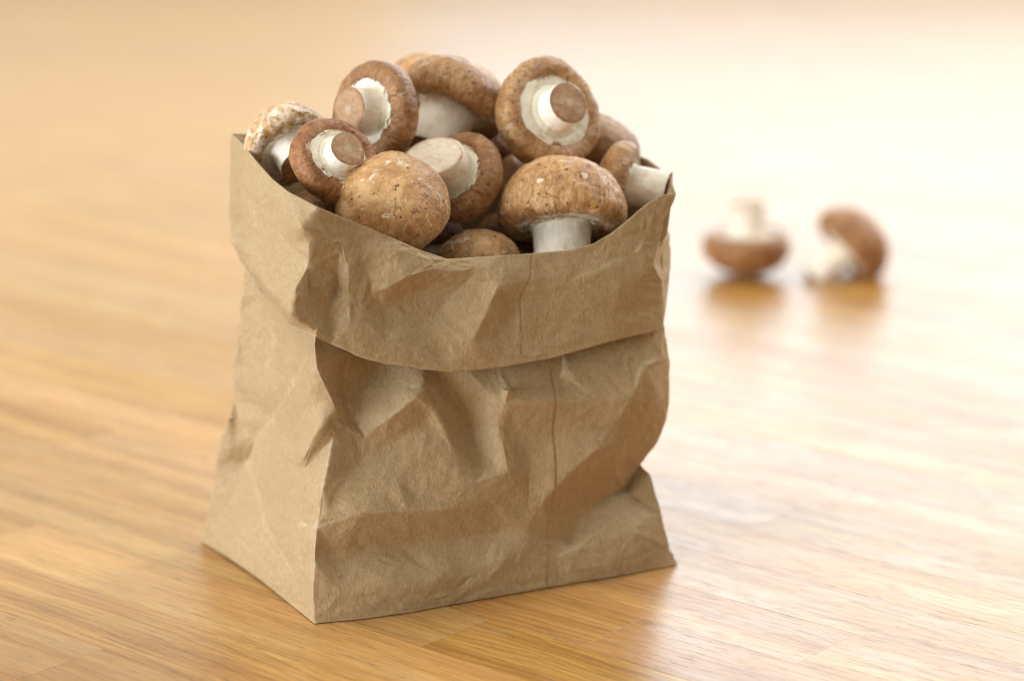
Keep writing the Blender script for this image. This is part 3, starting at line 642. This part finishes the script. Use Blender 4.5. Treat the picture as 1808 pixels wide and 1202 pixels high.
PILE = 'brown cap mushrooms heaped in the paper bag'
LOOSE = 'loose mushrooms behind the bag'
mushroom('pale blotchy mushroom leaning in the left corner of the bag mouth', PILE, (-0.0960, -0.0039, 0.1847), (-0.421, 0.793, 0.441), 0.0200, 0.85, stem_r=.40, tint=(1.25,1.3,1.35), pale=1.0, seed=1, stem_len=.5, rough=1.6)
mushroom('mushroom on its side with tan stem end facing left, behind the reddish brown upturned one', PILE, (-0.0593, 0.0021, 0.1988), (0.661, 0.728, -0.183), 0.0227, 0.66, stem_r=.40, seed=2, stem_len=.48, tint=(.76,.66,.58), pale=.35)
mushroom('small reddish brown upturned mushroom beside the left rim, round tan stem end with cracked centre', PILE, (-0.0733, -0.0379, 0.1849), (-0.518, 0.652, -0.554), 0.0194, 0.74, stem_r=.37, seed=3, stem_len=.36, open_r=.58, tint=(.82,.64,.52), pale=.1)
mushroom('round domed tan mushroom at the front left rim, no stem showing, dotted with pale chips', PILE, (-0.0496, -0.0404, 0.1649), (-0.120, -0.711, 0.693), 0.0241, 0.92, stem_r=.38, seed=4, tint=(1.14,1.12,1.08), pale=.55)
mushroom('upturned mushroom in the middle of the heap with a wide cream stem end pointing up', PILE, (-0.0236, -0.0077, 0.1725), (0.503, 0.644, -0.577), 0.0210, 0.75, stem_r=.45, seed=5, stem_len=.70, cutmat=PALECUT, flare=.12, end_flare=.22, cut_face=(-.12,-.52,.84), tint=(.76,.66,.56), pale=.35)
mushroom('smooth domed mushroom standing upright on its white stem near the top of the heap', PILE, (-0.0258, 0.0358, 0.1983), (0.403, 0.468, 0.787), 0.0247, 0.78, stem_r=.46, seed=6, stem_len=.8, tint=(.95,.90,.86), pale=.45, rough=.7)
mushroom('blurred tan cap at the very back, behind the smooth mushroom atop the heap', PILE, (-0.0393, 0.0698, 0.2002), (-0.000, -0.171, 0.985), 0.0191, 0.80, stem_r=.40, seed=7, tint=(1.1,1.05,1.0), pale=.5)
mushroom('large upturned mushroom at the upper right of the heap with an orange brown stem end', PILE, (0.0165, 0.0183, 0.1957), (-0.501, 0.768, -0.399), 0.0251, 0.74, stem_r=.34, seed=8, stem_len=.42, open_r=.60, tint=(1.0,.95,.9), pale=.25)
mushroom('dark scaly cap half hidden behind the large upturned mushroom at the right', PILE, (0.0389, 0.0565, 0.1739), (0.406, -0.085, 0.910), 0.0195, 0.80, stem_r=.40, seed=9, tint=(.75,.7,.65), pale=.3, rough=1.4)
mushroom('mushroom lying sideways at the right rim, thick white stem pointing right', PILE, (0.0486, 0.0174, 0.1653), (-0.954, 0.249, 0.165), 0.0184, 0.62, stem_r=.46, seed=10, stem_len=.90, tint=(.95,.92,.88), pale=.2, flare=.12)
mushroom('biggest mushroom, standing on a thick white stem at the front right rim', PILE, (0.0211, -0.0110, 0.1564), (-0.020, 0.489, 0.872), 0.0285, 0.88, stem_r=.41, seed=11, stem_len=.95, tint=(1.16,1.12,1.08), pale=.45, flare=.12, rough=1.6, open_r=.50)
mushroom('wrinkled cap low in the bag, cut off by the middle of the front rim', PILE, (-0.0144, -0.0283, 0.1379), (-0.050, -0.387, 0.921), 0.0184, 0.75, stem_r=.40, seed=12, tint=(.95,.95,.95), pale=.55, rough=1.8)
mushroom('brown cap tinted darker for shade, deep in the bag, under the biggest mushroom at right', PILE, (0.0425, 0.0065, 0.1383), (0.206, 0.526, 0.825), 0.0129, 0.80, stem_r=.40, seed=13, tint=(.6,.5,.45), pale=.0)  # tint lowered to put the gap's shade into the colour
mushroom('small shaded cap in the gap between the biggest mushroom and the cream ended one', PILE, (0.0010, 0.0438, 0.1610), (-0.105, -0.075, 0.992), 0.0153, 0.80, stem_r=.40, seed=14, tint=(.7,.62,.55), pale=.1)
mushroom('added filler cap tinted dark as shade, deep in the bag, under the reddish upturned mushroom by the left rim', PILE, (-0.0823, -0.0219, 0.1562), (-0.110, 0.347, 0.931), 0.0159, 0.80, stem_r=.40, seed=15, tint=(.6,.5,.45), pale=.0)  # filler added to block light inside the bag; shade is in its tint
mushroom('added filler cap tinted dark as shade, deep in the bag, between the front dome and the cream ended mushroom', PILE, (-0.0365, -0.0004, 0.1425), (-0.216, 0.341, 0.915), 0.0158, 0.80, stem_r=.40, seed=16, tint=(.6,.5,.45), pale=.0)  # added to keep light out of this gap, with a shade-dark tint
mushroom('added filler cap tinted dark as shade, deep in the bag, in the black gap left of the thick white stem', PILE, (0.0017, 0.0295, 0.1356), (0.216, 0.341, 0.915), 0.0188, 0.80, stem_r=.40, seed=17, tint=(.6,.5,.45), pale=.0)  # light-blocking filler, coloured darker to carry the shade
mushroom('added filler cap tinted dark as shade, in the gap between the smooth top mushroom and the large upturned one', PILE, (-0.0113, 0.0525, 0.1744), (-0.110, 0.134, 0.985), 0.0159, 0.80, stem_r=.40, seed=18, tint=(.6,.5,.45), pale=.0)  # filler added to close a bright gap; tint darkened as shade
mushroom('blurred loose mushroom upside down on the table, stem straight up', LOOSE, (0.1588, 0.5728, 0.0221), (0.05, -0.02, -1), .0298, .74, seed=21, stem_len=.70, stem_r=.40, tint=(.80,.66,.56), pale=.1, flare=.1, segs=72)
mushroom('blurred loose mushroom tipped onto its cap rim and stem, at far right', LOOSE, (0.2281, 0.5700, 0.0210), (0.745, 0.211, 0.632), .0290, .80, seed=22, stem_len=.95, stem_r=.32, tint=(.80,.66,.56), pale=.1, flare=.1, segs=72)
